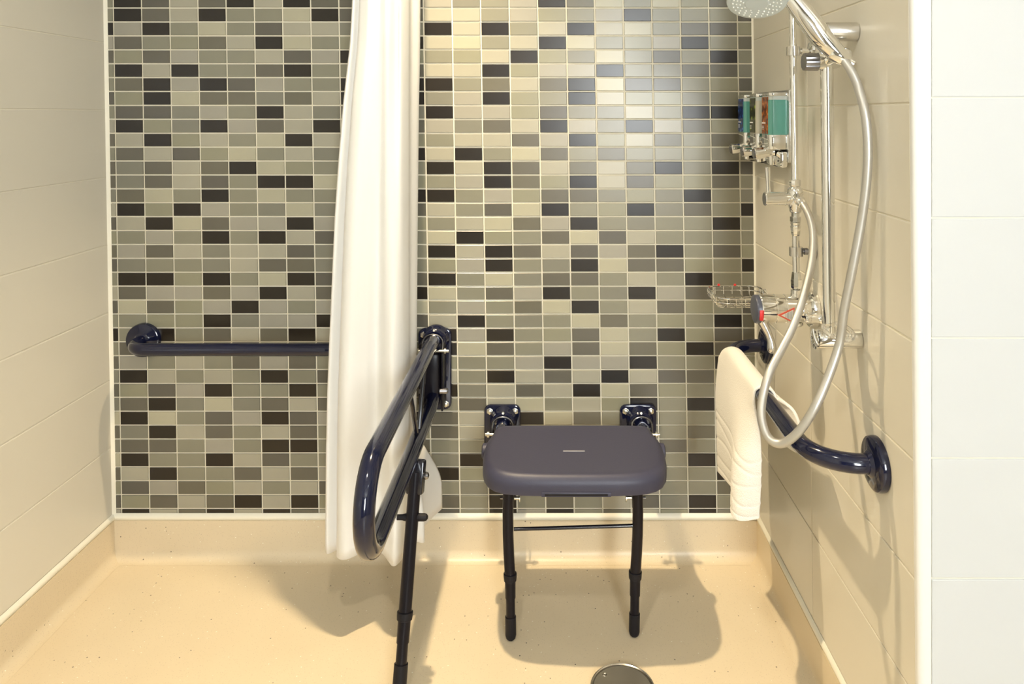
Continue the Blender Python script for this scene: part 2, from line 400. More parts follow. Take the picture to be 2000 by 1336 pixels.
TF = [(0, 1, 5, 4), (1, 2, 6, 5), (2, 3, 7, 6), (3, 0, 4, 7), (4, 5, 9, 8), (5, 6, 10, 9), (6, 7, 11, 10), (7, 4, 8, 11), (8, 9, 10, 11)]
flat = []; midx = {}
for t in 'BDML':
    for k in range(3): midx[(t, k)] = len(flat); flat.append(MOSAIC[t][k])
stuff = G(); proto = None
for r in range(-19, 37):
    for c in range(-1, 23):
        t = tone(r, c); k = random.choice((0, 1, 1, 2))
        if 12 <= c <= 21 and 0 <= r <= 29:
            xc, zc = (colx(c)+colx(c+1))/2, Z0-(r+0.5)*ROW
            if proto is None:
                proto = bpy.data.meshes.new('tile'); xc2 = xc + lean(zc)
                proto.from_pydata(tile_verts(c, r, xc2, zc), [], TF); proto.materials.append(MOSAIC['M'][1]); proto.update()
            o = bpy.data.objects.new('mosaic_tile', proto); COL.objects.link(o); o.parent = wall_back
            o.location = (xc+lean(zc), random.uniform(-0.0002, 0.0002), zc)
            o.rotation_euler = (random.uniform(-.0025, .0025), 0, random.uniform(-.0025, .0025))
            o.material_slots[0].link = 'OBJECT'; o.material_slots[0].material = MOSAIC[t][k]
        else:
            v = tile_verts(c, r)
            if v[1].x - v[0].x < 0.003 or v[2].z - v[1].z < 0.003: continue
            stuff.add(v, TF, midx[(t, k)])
o = obj('mosaic_tiles', stuff, flat, wall_back, smooth=False, kind='stuff')

# ---- coved vinyl skirting and caulk beads
SK = 0.1087
def cove(u0, u1, place, r=0.028, t=0.005):
    prof = [(0.0, SK), (t, SK-0.001)] + [(t + r - r*math.cos(a*PI/2/7), r - r*math.sin(a*PI/2/7) + 0.0005) for a in range(8)] + [(t+r, 0.0002), (0.0, 0.0002)]
    g = G(); k = len(prof)
    vs = [place(u0, d, z) for d, z in prof] + [place(u1, d, z) for d, z in prof]
    g.add(vs, [(i, (i+1) % k, k+(i+1) % k, k+i) for i in range(k)] + [tuple(range(k)), tuple(range(2*k-1, k-1, -1))])
    return g
struct('baseboard_back', cove(-1.25, 0.60, lambda u, d, z: (u, -d, z)), 'vinyl', 'coved vinyl skirting along the mosaic back wall', 'skirting', smooth=True)
struct('baseboard_left', cove(0.0, -2.4, lambda u, d, z: (xl(z)+d, u, z)), 'vinyl', 'coved vinyl skirting along the left wall', 'skirting', smooth=True)
struct('baseboard_right', cove(0.0, CORNER_Y-0.004, lambda u, d, z: (xr(z)-d, u, z)), 'vinyl', 'coved vinyl skirting along the right wall', 'skirting', smooth=True)
struct('baseboard_front', cove(XO-0.03, ROOM_X, lambda u, d, z: (u, CORNER_Y-d, z)), 'vinyl', 'coved vinyl skirting of the outer wall', 'skirting', smooth=True)
def bead(place, u0, u1, z0=SK-0.0005, z1=Z_BASE+0.0015, t=0.007):
    n = 6; prof = [(0.0, z0)] + [(t*math.sin(PI*(i+0.6)/(n+0.8)), z0+(z1-z0)*(i/n)) for i in range(n+1)] + [(0.0, z1)]
    g = G(); k = len(prof); vs = [place(u0, d, z) for d, z in prof] + [place(u1, d, z) for d, z in prof]
    g.add(vs, [(i, (i+1) % k, k+(i+1) % k, k+i) for i in range(k)] + [tuple(range(k)), tuple(range(2*k-1, k-1, -1))]); return g
struct('trim_2', bead(lambda u, d, z: (u, -d, z), -1.25, 0.60), 'caulk', 'cream sealant bead under the mosaic wall', 'sealant', smooth=True)
struct('trim_3', bead(lambda u, d, z: (xl(z)+d, u, z), 0.0, -2.4), 'caulk', 'cream sealant bead along the foot of the left wall', 'sealant', smooth=True)
struct('trim_4', bead(lambda u, d, z: (xr(z)-d, u, z), 0.0, CORNER_Y), 'caulk', 'cream sealant bead along the foot of the right wall', 'sealant', smooth=True)
def corner_bead(xf, s, k=1.0):
    g = G(); vs = []
    for z in (Z_BASE, CEIL):
        x = xf(z); vs += [(x, 0.003, z), (x, -0.0075*k, z), (x+s*0.004*k, -0.004*k, z), (x+s*0.0075*k, -0.0003, z), (x+s*0.0075*k, 0.003, z)]
    g.add(vs, [(i, (i+1) % 5, 5+(i+1) % 5, 5+i) for i in range(5)] + [(0, 1, 2, 3, 4), (9, 8, 7, 6, 5)]); return g
struct('trim_5', corner_bead(xl, 1), 'caulk', 'white sealant line in the left back corner', 'sealant', smooth=True)
struct('trim_6', corner_bead(xr, -1, 0.6), 'caulk', 'white sealant line in the right back corner', 'sealant', smooth=True)

# ------------------------------------------------------------------ shower seat
ST = 0.428                       # seat top height
seat = thing('shower_chair', (0.055, -0.25, 0), 'dark navy fold-down shower seat with two legs on the mosaic wall', 'shower seat')
def wall_plate(parent, cx, ztop, h, w=0.103, t=0.012, y=0.0, boss_z=None):
    hw = w/2; c = 0.018
    ol = [(-hw+c*1.4, ztop), (hw-c*1.4, ztop)] 
    ol = []
    for sx, sz, a0 in ((1, 1, 0), (-1, 1, PI/2), (-1, -1, PI), (1, -1, 1.5*PI)):
        zc = (ztop-c) if sz > 0 else (ztop-h+c)
        for k in range(5):
            a = a0 + PI/2*k/4; ol.append((sx*(hw-c)+c*math.cos(a), zc + c*math.sin(a)))
    g = G(); g.prism(ol, lambda a, b: (cx+a, y-t, b), lambda a, b: (cx+a, y-0.0003, b), r=0.004)
    g.rbox((cx-hw*0.62, y-t-0.012, ztop-h+0.02), (cx-hw*0.50, y-t+0.002, ztop-0.05), 0.003)
    g.rbox((cx+hw*0.50, y-t-0.012, ztop-h+0.02), (cx+hw*0.62, y-t+0.002, ztop-0.05), 0.003)
    p = obj('wall_plate', g, 'navy_gloss', parent)
    for sx in (-1, 1):
        for zz in (ztop-0.017, ztop-h+0.017):
            g = G(); g.lathe((cx+sx*(hw-0.016), y-t+0.001, zz), (0, -1, 0), [(0, 0.0095), (0.0025, 0.0095), (0.003, 0.0078), (0.007, 0.0075), (0.0085, 0.005)], n=6)
            obj('bolt', g, 'zinc', p)
    return p
def hinge(parent, cx, zc, y_end, rr=0.020, tilt=0.0):
    """collar, swivel boss, stirrup with a cross pin"""
    g = G(); g.lathe((cx, -0.011, zc), (0, -1, tilt), [(0, 0.038), (0.010, 0.0375), (0.016, 0.034), (0.030, 0.033), (0.033, 0.030), (0.040, 0.0285)], n=32)
    b = obj('swivel_boss', g, 'navy_gloss', parent)
    g = G(); g.lathe((cx, -0.040, zc+0.027), (0, -1, 0.5), [(0, 0.0048), (0.008, 0.0048), (0.011, 0.003)], n=12); obj('grub_screw', g, 'zinc', b)
    g = G()
    pts = [(cx-0.027, y_end, zc-0.018), (cx-0.027, y_end+0.01, zc+0.004)] + arc((cx, y_end+0.014, zc+0.004), (-0.027, 0, 0), (0, 0.004, 0.022), 0, PI, 10)[1:] + [(cx+0.027, y_end, zc-0.018)]
    g.tube(pts, 0.0028, n=8); obj('stirrup', g, 'dark_chrome', parent)
    g = G(); g.lathe((cx-0.046, y_end-0.004, zc-0.012), (1, 0, 0), [(0, 0.004), (0.005, 0.0045), (0.0055, 0.0075), (0.0105, 0.0075), (0.011, 0.0035), (0.080, 0.0035), (0.0805, 0.0075), (0.0845, 0.0075), (0.085, 0.004), (0.092, 0.0038)], n=14)
    obj('hinge_pin', g, 'zinc', parent)
for cx in (-0.1365, 0.2455):
    wall_plate(seat, cx, 0.4375, 0.20)
    hinge(seat, cx+0.004, 0.398, -0.078)
    g = G(); g.tube([(cx+0.004, -0.045, 0.398), (cx+0.004, -0.10, 0.400), (cx+0.004, -0.19, 0.402)], 0.0185, n=20); obj('arm', g, 'navy_gloss', seat)
# moulded seat: outline in plan, crowned sections
def seat_mesh():
    cx = 0.0575
    # (y, half width)
    half = [(0.0, -0.104), (0.05, -0.104), (0.10, -0.104), (0.15, -0.104), (0.185, -0.105), (0.200, -0.109), (0.2085, -0.118), (0.211, -0.135), (0.213, -0.155), (0.217, -0.172), (0.2225, -0.188), (0.2250, -0.205), (0.2255, -0.235), (0.2250, -0.27), (0.2225, -0.305), (0.217, -0.335), (0.2065, -0.358), (0.190, -0.375), (0.168, -0.386), (0.135, -0.3915), (0.10, -0.393), (0.05, -0.394)]
    out = half + [(0.0, -0.394)] + [(-x, y) for x, y in half[:0:-1]]
    C = [Vector((a, b, 0)) for a, b in out]
    for _ in range(2):                      # soften
        C = [C[i-1]*0.15 + C[i]*0.7 + C[(i+1) % len(C)]*0.15 for i in range(len(C))]
    D2 = []
    for i in range(len(C)): D2 += [C[i], (C[i]+C[(i+1) % len(C)])/2]
    C = D2; n = len(C); cen = Vector((0, -0.25, 0)); R = 0.024
    def sag(p): return -0.005*max(0, 1-(p.x/0.19)**2)*max(0, 1-((p.y+0.25)/0.15)**2)
    def ring(inset, z, sc=1.0):
        r_ = []
        for i in range(n):
            a, b = C[i-1], C[(i+1) % n]; td = (b-a).normalized(); nr = Vector((-td.y, td.x, 0))
            if nr.dot(cen-C[i]) < 0: nr = -nr
            p = C[i] + nr*inset; p = cen + (p-cen)*sc
            r_.append((cx+p.x, p.y, ST+z+(sag(p) if z > -0.001 else 0)))
        return r_
    rs = [ring(0.010, -0.043, 0.5), ring(0.010, -0.043), ring(0.002, -0.046), ring(0.0, -0.042), ring(0.0, -R)]
    for k in range(1, 9):
        a = PI/2*k/8; rs.append(ring(R*(1-math.cos(a)), -R+R*math.sin(a)))
    for sc in (0.93, 0.8, 0.65, 0.5, 0.35, 0.2, 0.08): rs.append(ring(R, 0.0, sc))
    vs = [p for r_ in rs for p in r_]; fs = []
    for i in range(len(rs)-1):
        for j in range(n): fs.append((i*n+j, i*n+(j+1) % n, (i+1)*n+(j+1) % n, (i+1)*n+j))
    fs.append(tuple((len(rs)-1)*n+j for j in range(n))); fs.append(tuple(range(n-1, -1, -1)))
    g = G(); g.add(vs, fs); return g
sp = obj('seat_pan', seat_mesh(), 'seat_plastic', seat, angle=60)
g = G(); g.rbox((0.030, -0.262, ST-0.0065), (0.084, -0.254, ST-0.0040), 0.0011); obj('drain_slot', g, 'slot_grey', sp)
g = G(); g.rbox((-0.022, -0.3955, ST-0.0465), (0.138, -0.386, ST-0.036), 0.002); obj('front_grip', g, 'seat_plastic', sp)
g = G(); g.rbox((-0.014, -0.3965, ST-0.0435), (0.130, -0.3950, ST-0.0385), 0.0006); obj('grip_recess_shade', g, 'rubber', sp)  # dark strip on the grip face, shade of the recess put into its colour
for sx in (-1, 1):
    g = G(); g.lathe((0.0575+sx*0.218, -0.205, ST-0.030), (sx, 0, 0), [(0, 0.020), (0.012, 0.019), (0.015, 0.014)], n=20); obj('pivot_cap', g, 'seat_plastic', sp)
for sx, xt, xb, yb in ((-1, -0.1005, -0.0958, -0.317), (1, 0.2065, 0.2005, -0.305)):
    yt = -0.312
    def LP(z): t = 1-(z/0.39); return (xt+(xb-xt)*t, yt+(yb-yt)*t, z)
    g = G(); bow = 0.004*sx
    g.tube([Vector(LP(z)) + Vector((bow*math.sin(PI*min(1, max(0, (z-0.15)/0.24))), 0, 0)) for z in (0.39, 0.35, 0.30, 0.25, 0.20, 0.155)], 0.0130, n=18)
    lg = obj('leg', g, 'leg_satin', seat)
    g = G(); g.tube([LP(z) for z in (0.158, 0.157, 0.150, 0.141, 0.140)], [0.0145, 0.0158, 0.0158, 0.0150, 0.0135], n=20); obj('leg_collar', g, 'rubber', lg)
    g = G(); g.tube([LP(z) for z in (0.141, 0.100, 0.0995, 0.04)], [0.0128, 0.0125, 0.0110, 0.0110], n=18); obj('inner_leg', g, 'leg_satin', lg)
    g = G(); g.tube([LP(z) for z in (0.056, 0.055, 0.012, 0.005, 0.0012)], [0.0122, 0.0130, 0.0130, 0.0112, 0.0075], n=20); obj('rubber_foot', g, 'rubber', lg)
    # wing screw below the seat
    p = Vector(LP(0.336)); g = G(); g.lathe(p + Vector((-sx*0.012, 0, 0)), (-sx, 0, 0), [(0, 0.004), (0.012, 0.004), (0.0122, 0.009), (0.0145, 0.009), (0.015, 0.003)], n=14); obj('wing_screw', g, 'zinc', lg)
    g = G(); g.lathe(p+Vector((sx*0.010, 0, 0)), (sx, 0, 0), [(0, 0.003), (0.012, 0.0025)], n=10); obj('screw_end', g, 'dark_chrome', lg)
g = G(); g.tube([(-0.089, -0.312, 0.2610), (0.196, -0.310, 0.2685)], 0.0042, n=12); obj('stretcher', g, 'black_gloss', seat)
g = G()
for zz in (-0.045,):
    g.tube([(-0.12, -0.312, ST-0.046), (0.235, -0.312, ST-0.046)], 0.009, n=12)
obj('under_frame', g, 'leg_satin', seat)

# ------------------------------------------------------------------ hinged support rail with drop leg
RX = -0.321
rail = thing('hinged_support_rail', (RX, -0.40, 0), 'navy fold-down support rail loop with drop leg beside the curtain', 'grab rail')
pl = wall_plate(rail, RX-0.006, 0.653, 0.228, w=0.094, t=0.014)
g = G()
for s in (-1, 1):
    g.rbox((RX-0.006+s*0.030-0.003, -0.075, 0.445), (RX-0.006+s*0.030+0.003, -0.012, 0.628), 0.0028)
g.rbox((RX-0.030, -0.088, 0.462), (RX+0.018, -0.012, 0.606), 0.010)
obj('hinge_bracket', g, 'leg_satin', rail)
hinge(rail, RX-0.002, 0.627, -0.085)
g = G(); g.lathe((RX-0.04, -0.070, 0.50), (1, 0, 0), [(0, 0.007), (0.004, 0.008), (0.076, 0.008), (0.080, 0.006)], n=14); obj('lower_hinge_pin', g, 'dark_chrome', rail)
ZT, ZB, YF = 0.640, 0.474, -0.805; RB = (ZT-ZB)/2; zc = (ZT+ZB)/2
loop = [(RX, -0.070, ZT-0.006), (RX, -0.10, ZT-0.002), (RX, -0.16, ZT), (RX, -0.3, ZT), (RX, -0.5, ZT), (RX, YF+RB+0.02, ZT)]
loop += [tuple(p) for p in arc((RX, YF+RB, zc), (0, 0, RB), (0, -RB, 0), 0, PI, 22)]
loop += [(RX, YF+RB+0.02, ZB), (RX, -0.5, ZB), (RX, -0.3, ZB), (RX, -0.14, ZB), (RX, -0.075, ZB+0.012)]
g = G(); g.tube(loop, 0.0188, n=32); obj('rail_loop', g, 'navy_gloss', rail, angle=50)
g = G(); g.tube([(RX, -0.205, ZT-0.015), (RX, -0.29, ZB+0.012)], 0.0055, n=10); obj('brace', g, 'black_gloss', rail)
g = G(); g.tube([(RX, -0.40, ZT-0.015), (RX, -0.315, ZB+0.012)], 0.0055, n=10); obj('brace', g, 'black_gloss', rail)
# drop leg
LT = Vector((-0.306, -0.409, 0.448)); LBm = Vector((-0.3235, -0.5185, 0.0015))
def lp(t): return LT.lerp(LBm, t)
g = G(); dirv = (LBm-LT).normalized()
g.rbox((-0.019, -0.012, -0.036), (0.019, 0.012, 0.036), 0.005)
q = dirv.to_track_quat('-Z', 'Y').to_matrix()
g.v = [q @ p + LT + Vector((0.001, 0, -0.012)) for p in g.v]
obj('leg_bracket', g, 'black_gloss', rail)
g = G(); g.tube([lp(0.0), lp(0.3), lp(0.63)], 0.0142, n=20); lg = obj('drop_leg', g, 'leg_satin', rail)
g = G(); g.tube([lp(t) for t in (0.605, 0.608, 0.622, 0.64, 0.642)], [0.0150, 0.0172, 0.0172, 0.0165, 0.0150], n=22); obj('leg_collar', g, 'rubber', lg)
g = G(); g.tube([lp(t) for t in (0.64, 0.735, 0.736, 0.9)], [0.0140, 0.0138, 0.0122, 0.0122], n=20); obj('inner_leg', g, 'leg_satin', lg)
g = G(); g.tube([lp(t) for t in (0.82, 0.822, 0.97, 0.99, 1.0)], [0.0135, 0.0148, 0.0152, 0.0135, 0.010], n=22); obj('rubber_foot', g, 'rubber', lg)
p = lp(0.02); g = G(); g.lathe(p+Vector((0.010, 0, 0)), (1, 0, 0), [(0, 0.006), (0.008, 0.006), (0.010, 0.0075), (0.014, 0.0085), (0.019, 0.0065), (0.021, 0.002)], n=18); obj('ball_knob', g, 'dark_chrome', rail)
p = lp(0.205); g = G(); g.lathe(p+Vector((-0.034, 0, 0)), (1, 0, 0), [(0, 0.006), (0.012, 0.0062), (0.02, 0.008), (0.045, 0.008), (0.046, 0.0085), (0.060, 0.0085), (0.066, 0.0068), (0.069, 0.003)], n=18); obj('locking_pin', g, 'rubber', rail)

# ------------------------------------------------------------------ straight grab rails
def grab_rail(name, A, B, out, stand, label, rad=0.017, bend=0.055, fr=0.0475):
    A, B, out = Vector(A), Vector(B), Vector(out); ax = (B-A).normalized()
    t = thing(name, tuple((A+B)/2), label, 'grab rail', 'navy wall grab rails')
    pts = [A + out*0.004, A + out*(stand-bend)]
    pts += arc(A + out*(stand-bend) + ax*bend, -ax*bend, out*bend, 0, PI/2, 10)[1:]
    pts += [A.lerp(B, f) + out*stand for f in (0.3, 0.5, 0.7)]
    pts += arc(B + out*(stand-bend) - ax*bend, out*bend, ax*bend, 0, PI/2, 10)
    pts += [B + out*0.004]
    g = G(); g.tube(pts, rad, n=28); obj('bar', g, 'navy_gloss', t, angle=50)
    for P in (A, B):
        g = G(); g.lathe(P + out*0.0006, out, [(0, fr), (0.008, fr), (0.012, fr*0.97), (0.0145, fr*0.88), (0.0165, fr*0.5), (0.018, 0.022), (0.022, 0.0182)], n=48); obj('flange', g, 'navy_gloss', t)
    return t
grab_rail('grab_rail', (-1.150, 0, 0.619), (-0.555, 0, 0.619), (0, -1, 0), 0.089, 'navy horizontal grab rail on the mosaic wall running behind the curtain')
BX, BZ = 0.468, 0.638
grab_rail('grab_rail', (0.5808, -0.114, BZ), (0.5808, -0.766, BZ), (-1, 0, 0), 0.5808-BX, 'navy grab rail on the right cream wall with a towel hanging over it', rad=0.0172, bend=0.085, fr=0.0468)

# ------------------------------------------------------------------ towel over the right rail
def towel():
    bc = 0.0205
    NU, NV = 30, 64
    def spl(pts, u):       # 1D catmull over list of vectors
        k = len(pts)-1; x = min(u*k, k-1e-6); i = int(x); t = x-i
        p0, p1, p2, p3 = pts[max(i-1, 0)], pts[i], pts[i+1], pts[min(i+2, k)]
        return 0.5*((2*p1)+(p2-p0)*t+(2*p0-5*p1+4*p2-p3)*t*t+(3*p1-p0-3*p2+p3)*t**3)
    V = lambda *a: Vector(a)
    hem = [V(.430, -.185, .338), V(.436, -.275, .352), V(.432, -.362, .372), V(.405, -.425, .368), V(.412, -.462, .366), V(.452, -.478, .380)]
    low = [V(.430, -.175, .44), V(.434, -.265, .445), V(.428, -.35, .45), V(.410, -.42, .45), V(.425, -.462, .45), V(.458, -.472, .455)]
    mid = [V(.434, -.150, .54), V(.436, -.245, .54), V(.432, -.335, .54), V(.428, -.405, .54), V(.440, -.450, .54), V(.460, -.462, .545)]
    upp = [V(BX-bc-.004, -.142, BZ-.02), V(BX-bc-.004, -.22, BZ-.02), V(BX-bc-.003, -.30, BZ-.02), V(BX-bc-.003, -.375, BZ-.02), V(BX-bc-.001, -.430, BZ-.02), V(BX-bc, -.452, BZ-.02)]
    def topc(u, a): y = -.140 - .312*u; return V(BX - bc*math.cos(a), y - 0.03*a/PI*u, BZ + bc*math.sin(a) + 0.001 - 0.022*max(0, 1-u/.22)**1.6)
    rup = [V(BX+bc+.003, -.14, BZ-.02), V(BX+bc+.003, -.22, BZ-.02), V(BX+bc+.004, -.31, BZ-.02), V(BX+bc+.006, -.40, BZ-.018), V(BX+bc+.014, -.475, BZ-.010), V(BX+bc+.022, -.525, BZ-.004)]
    rlo = [V(.515, -.15, .47), V(.518, -.24, .475), V(.520, -.34, .49), V(.518, -.43, .52), V(.518, -.53, .545), V(.524, -.585, .570)]
    grid = []
    for i in range(NU+1):
        u = i/NU; col = []
        F = [spl(hem, u), spl(low, u), spl(mid, u), spl(upp, u)]
        front = [spl(F, k/84) for k in range(85)]
        col += front
        for k in range(1, 11): col.append(topc(u, PI*k/11))
        Rr = [topc(u, PI), spl(rup, u), (spl(rup, u)+spl(rlo, u))/2 + Vector((0.003*math.sin(u*7), 0, 0)), spl(rlo, u)]
        col += [spl(Rr, k/14) for k in range(15)]
        # woven border ridges near the front hem
        for k in range(len(front)):
            d = k/84
            rg = 0.0
            for c0 in (0.05, 0.17, 0.29, 0.41, 0.50):
                rg -= 0.0021*math.exp(-((d - c0 - 0.018*math.sin(u*9+c0*20))/0.011)**2)
            col[k] = col[k] + Vector((-rg*0.9, -rg*0.35, 0))
        grid.append(col)
    n = len(grid[0]); g = G()
    g.add([p for c in grid for p in c], [(i*n+j, (i+1)*n+j, (i+1)*n+j+1, i*n+j+1) for i in range(NU) for j in range(n-1)])
    return g
o = obj('towel', towel(), 'towel_cloth', loc=(BX, -0.30, 0.50), angle=80)
md = o.modifiers.new('thickness', 'SOLIDIFY'); md.thickness = 0.007; md.offset = 0.0
md = o.modifiers.new('soften', 'SUBSURF'); md.levels = 1; md.render_levels = 1
tag(o, 'white terry hand towel hanging over the grab rail on the right wall', 'towel')

# ------------------------------------------------------------------ shower curtain
def curtain():
    V = lambda x, y: Vector((x, y, 0))
    top = [V(-.46, -.10), V(-.484, -.17), V(-.493, -.235), V(-.484, -.275), V(-.473, -.262), V(-.462, -.288), V(-.442, -.303), V(-.422, -.298), V(-.405, -.304), V(-.389, -.300), V(-.376, -.270), V(-.366, -.280), V(-.357, -.235), V(-.363, -.175), V(-.349, -.125), V(-.36, -.07)]
    bot = [V(-.50, -.12), V(-.545, -.18), V(-.562, -.235), V(-.553, -.262), V(-.532, -.245), V(-.520, -.288), V(-.490, -.312), V(-.455, -.285), V(-.425, -.262), V(-.395, -.290), V(-.372, -.312), V(-.356, -.285), V(-.345, -.245), V(-.318, -.235), V(-.335, -.150), V(-.300, -.055)]
    low = list(bot)           # just under the support rail
    for i, p in ((11, V(-.362, -.28)), (12, V(-.358, -.24)), (13, V(-.362, -.19)), (14, V(-.356, -.14)), (15, V(-.375, -.085))): low[i] = p
    for i in range(8, 11): low[i] = low[i] + V(-.008, 0)
    ys = [(2.27, -0.25), (1.53, 0.0), (1.43, 0.08), (1.28, 0.33), (1.14, 0.50), (1.0, 0.64), (0.85, 0.74), (0.70, 0.84), (0.57, 0.92), (0.42, 0.97), (0.18, 1.0)]
    def s_of(z):
        for (a, sa), (b, sb) in zip(ys, ys[1:]):
            if z >= b: return sa + (sb-sa)*(a-z)/(a-b)
        return 1.0
    NZ = 90; ztop = CEIL-0.012; rows = []
    for k in range(NZ+1):
        z0 = ztop + (0.180-ztop)*k/NZ
        s = max(-0.2, s_of(z0)); e = min(1, max(0, (0.44-z0)/0.20)); e = e*e*(3-2*e)
        pts = []
        for i in range(16):
            b = low[i].lerp(bot[i], e); pts.append(top[i].lerp(b, s))
        cr = catmull(pts, 9)
        row = []
        for j, p in enumerate(cr):
            u = j/(len(cr)-1)
            hemdz = 0.010*math.sin(u*17+0.6)*max(0, (0.5-z0)/0.32) if z0 < 0.5 else 0
            rip = 0.0022*math.sin(u*46 + z0*2.1) * (0.3+0.7*(1-abs(2*u-1)))
            lx = -0.0 if s < 0 else 0.0
            row.append(Vector((p.x + rip*0.4 + 0.0165*(0.85-z0)*0.0, p.y + rip, z0 + hemdz)))
        rows.append(row)
    n = len(rows[0]); g = G()
    g.add([p for r in rows for p in r], [(i*n+j, (i+1)*n+j, (i+1)*n+j+1, i*n+j+1) for i in range(NZ) for j in range(n-1)])
    # hem band at the foot
    return g
o = obj('shower_curtain', curtain(), 'curtain_cloth', loc=(-0.42, -0.22, CEIL-0.012), angle=80)
md = o.modifiers.new('thickness', 'SOLIDIFY'); md.thickness = 0.0016; md.offset = 0.0
tag(o, 'long white fabric shower curtain gathered in folds before the mosaic wall', 'curtain')

# ------------------------------------------------------------------ riser rail for the hand shower
RY = -0.690
riser = thing('shower_riser_rail', (0.575, RY, 0.835), 'chrome vertical slide rail holding the hand shower on the right wall', 'shower rail')
PT, PB = Vector((0.5165, RY, 1.411)), Vector((0.5225, RY, 0.835))
g = G(); g.tube([PB + Vector((0, 0, 0.004)), PB.lerp(PT, 0.5), PT], 0.0116, n=28); obj('pole', g, 'chrome', riser)
for P, e in ((PT, 0.512), (PB, 0.497)):
    g = G(); g.lathe((e, RY, P.z), (1, 0, 0), [(0, 0.012), (0.002, 0.0165), (0.005, 0.0178), (xr(P.z)-e-0.001, 0.0178)], n=32)
    b = obj('wall_bracket', g, 'chrome_satin' if P is PT else 'chrome', riser)
g = G(); g.lathe((0.4965, RY, PB.z), (-1, 0, 0), [(0, 0.0185), (0.003, 0.0185), (0.004, 0.012), (0.0045, 0.001)], n=28); obj('end_cap', g, 'chrome', b)
g = G()
pts = arc((0.529, RY-0.024, 0.857), (0.024, 0, 0), (0, 0.034, 0.006), 0, 2*PI, 32)[:-1]
g.tube(pts, 0.0042, n=10, closed=True); obj('hose_guide', g, 'clear_plastic', riser)
sl = Vector((0.5165, RY, 1.358))
g = G(); g.lathe((0.499, RY, 1.3565), (1, 0, 0.06), [(0, 0.0175), (0.034, 0.0175), (0.036, 0.0165), (0.040, 0.0155)], n=32); slo = obj('slider', g, 'chrome', riser)
g = G(); n = 40; vs = []; 
prof = [(0.0, 0.010), (0.001, 0.0165), (0.004, 0.0172), (0.026, 0.0172), (0.028, 0.016)]
for d, r in prof:
    for j in range(n):
        a = 2*PI*j/n; rr = r*(1.0 if j % 4 < 2 else 0.93); vs.append((0.473+d, RY+rr*math.cos(a), 1.3545+rr*math.sin(a)))
g.add(vs, [(i*n+j, i*n+(j+1) % n, (i+1)*n+(j+1) % n, (i+1)*n+j) for i in range(len(prof)-1) for j in range(n)] + [tuple(range(n)), tuple(range((len(prof)-1)*n, len(prof)*n))])
obj('slider_knob', g, 'dark_chrome', slo, angle=25)
g = G(); g.sphere((0.546, RY-0.012, 1.366), 0.0145, sc=(0.9, 1, 1)); obj('slider_button', g, 'chrome', slo)
g = G()
hd = (Vector((0.3768, -0.725, 1.4575)) - Vector((0.5247, -0.75, 1.358))).normalized()
hb = Vector((0.5247, -0.742, 1.358))
g.lathe(hb - hd*0.010, hd, [(0, 0.0125), (0.002, 0.0138), (0.030, 0.0160), (0.032, 0.015)], n=24)
g.tube([(0.5165, RY-0.010, 1.357), (0.522, -0.735, 1.361)], 0.011, n=16)
obj('holder', g, 'chrome', slo)

# hand shower
hs = thing('hand_shower', tuple(hb), 'chrome hand shower with a round spray head held in the slide rail', 'hand shower')
HC = Vector((0.3768, -0.722, 1.4605)); hn = Vector((-0.12, -0.42, -0.90)).normalized()
p0 = hb - hd*0.022
e1 = HC - hn*0.014 + Vector((0.052, -0.004, 0.006))
hpts = catmull([p0, hb, hb.lerp(e1, 0.30)+Vector((-.003, 0, -.002)), hb.lerp(e1, 0.62)+Vector((-.001, 0, .001)), e1, HC - hn*0.020 + Vector((0.022, 0, 0))], 7)
k = len(hpts); rad = []
for i in range(k):
    t = i/(k-1)
    rr = 0.0098 + 0.0105*max(0, math.sin(PI*min(1, max(0, (t-0.12)/0.80))))**0.8
    rad.append(rr if t < 0.93 else 0.012)
g = G(); g.tube(hpts, rad, n=26); hh = obj('handle', g, 'chrome', hs, angle=60)
g = G(); ip = hpts[12:26]; vdir = Vector((-0.25, -0.93, -0.28)).normalized()
mid_r = rad[12:26]
g.tube([p + vdir*(r-0.0055) + Vector((-0.002, 0, -0.003)) for p, r in zip(ip, mid_r)], [0.002+0.0065*math.sin(PI*(i+0.5)/len(ip)) for i in range(len(ip))], n=14); obj('handle_inlay', g, 'chrome_satin', hh)
g = G(); g.lathe(HC - hn*0.026, hn, [(0, 0.004), (0.001, 0.024), (0.006, 0.040), (0.013, 0.049), (0.019, 0.0535), (0.023, 0.0540), (0.0255, 0.0530)], n=48); hc = obj('head_shell', g, 'head_plastic', hs, angle=60)
g = G(); g.lathe(HC - hn*0.002, hn, [(0, 0.0525), (0.002, 0.0520), (0.003, 0.046), (0.0036, 0.0455), (0.0036, 0.022), (0.005, 0.020), (0.0055, 0.010), (0.0048, 0.004)], n=48); fp = obj('face_plate', g, 'head_plastic', hs, angle=30)
g = G(); ua = hn.orthogonal().normalized(); ub = hn.cross(ua)
for R_, c_ in ((0.0425, 24), (0.036, 20), (0.0295, 16), (0.0235, 10)):
    for j in range(c_):
        a = 2*PI*(j + (0.5 if c_ in (20, 10) else 0))/c_
        g.lathe(HC + hn*0.0008 + (ua*math.cos(a)+ub*math.sin(a))*R_, hn, [(0, 0.0015), (0.0022, 0.0013), (0.0028, 0.0007)], n=7)
obj('nozzles', g, 'nozzle_white', fp, kind='stuff')

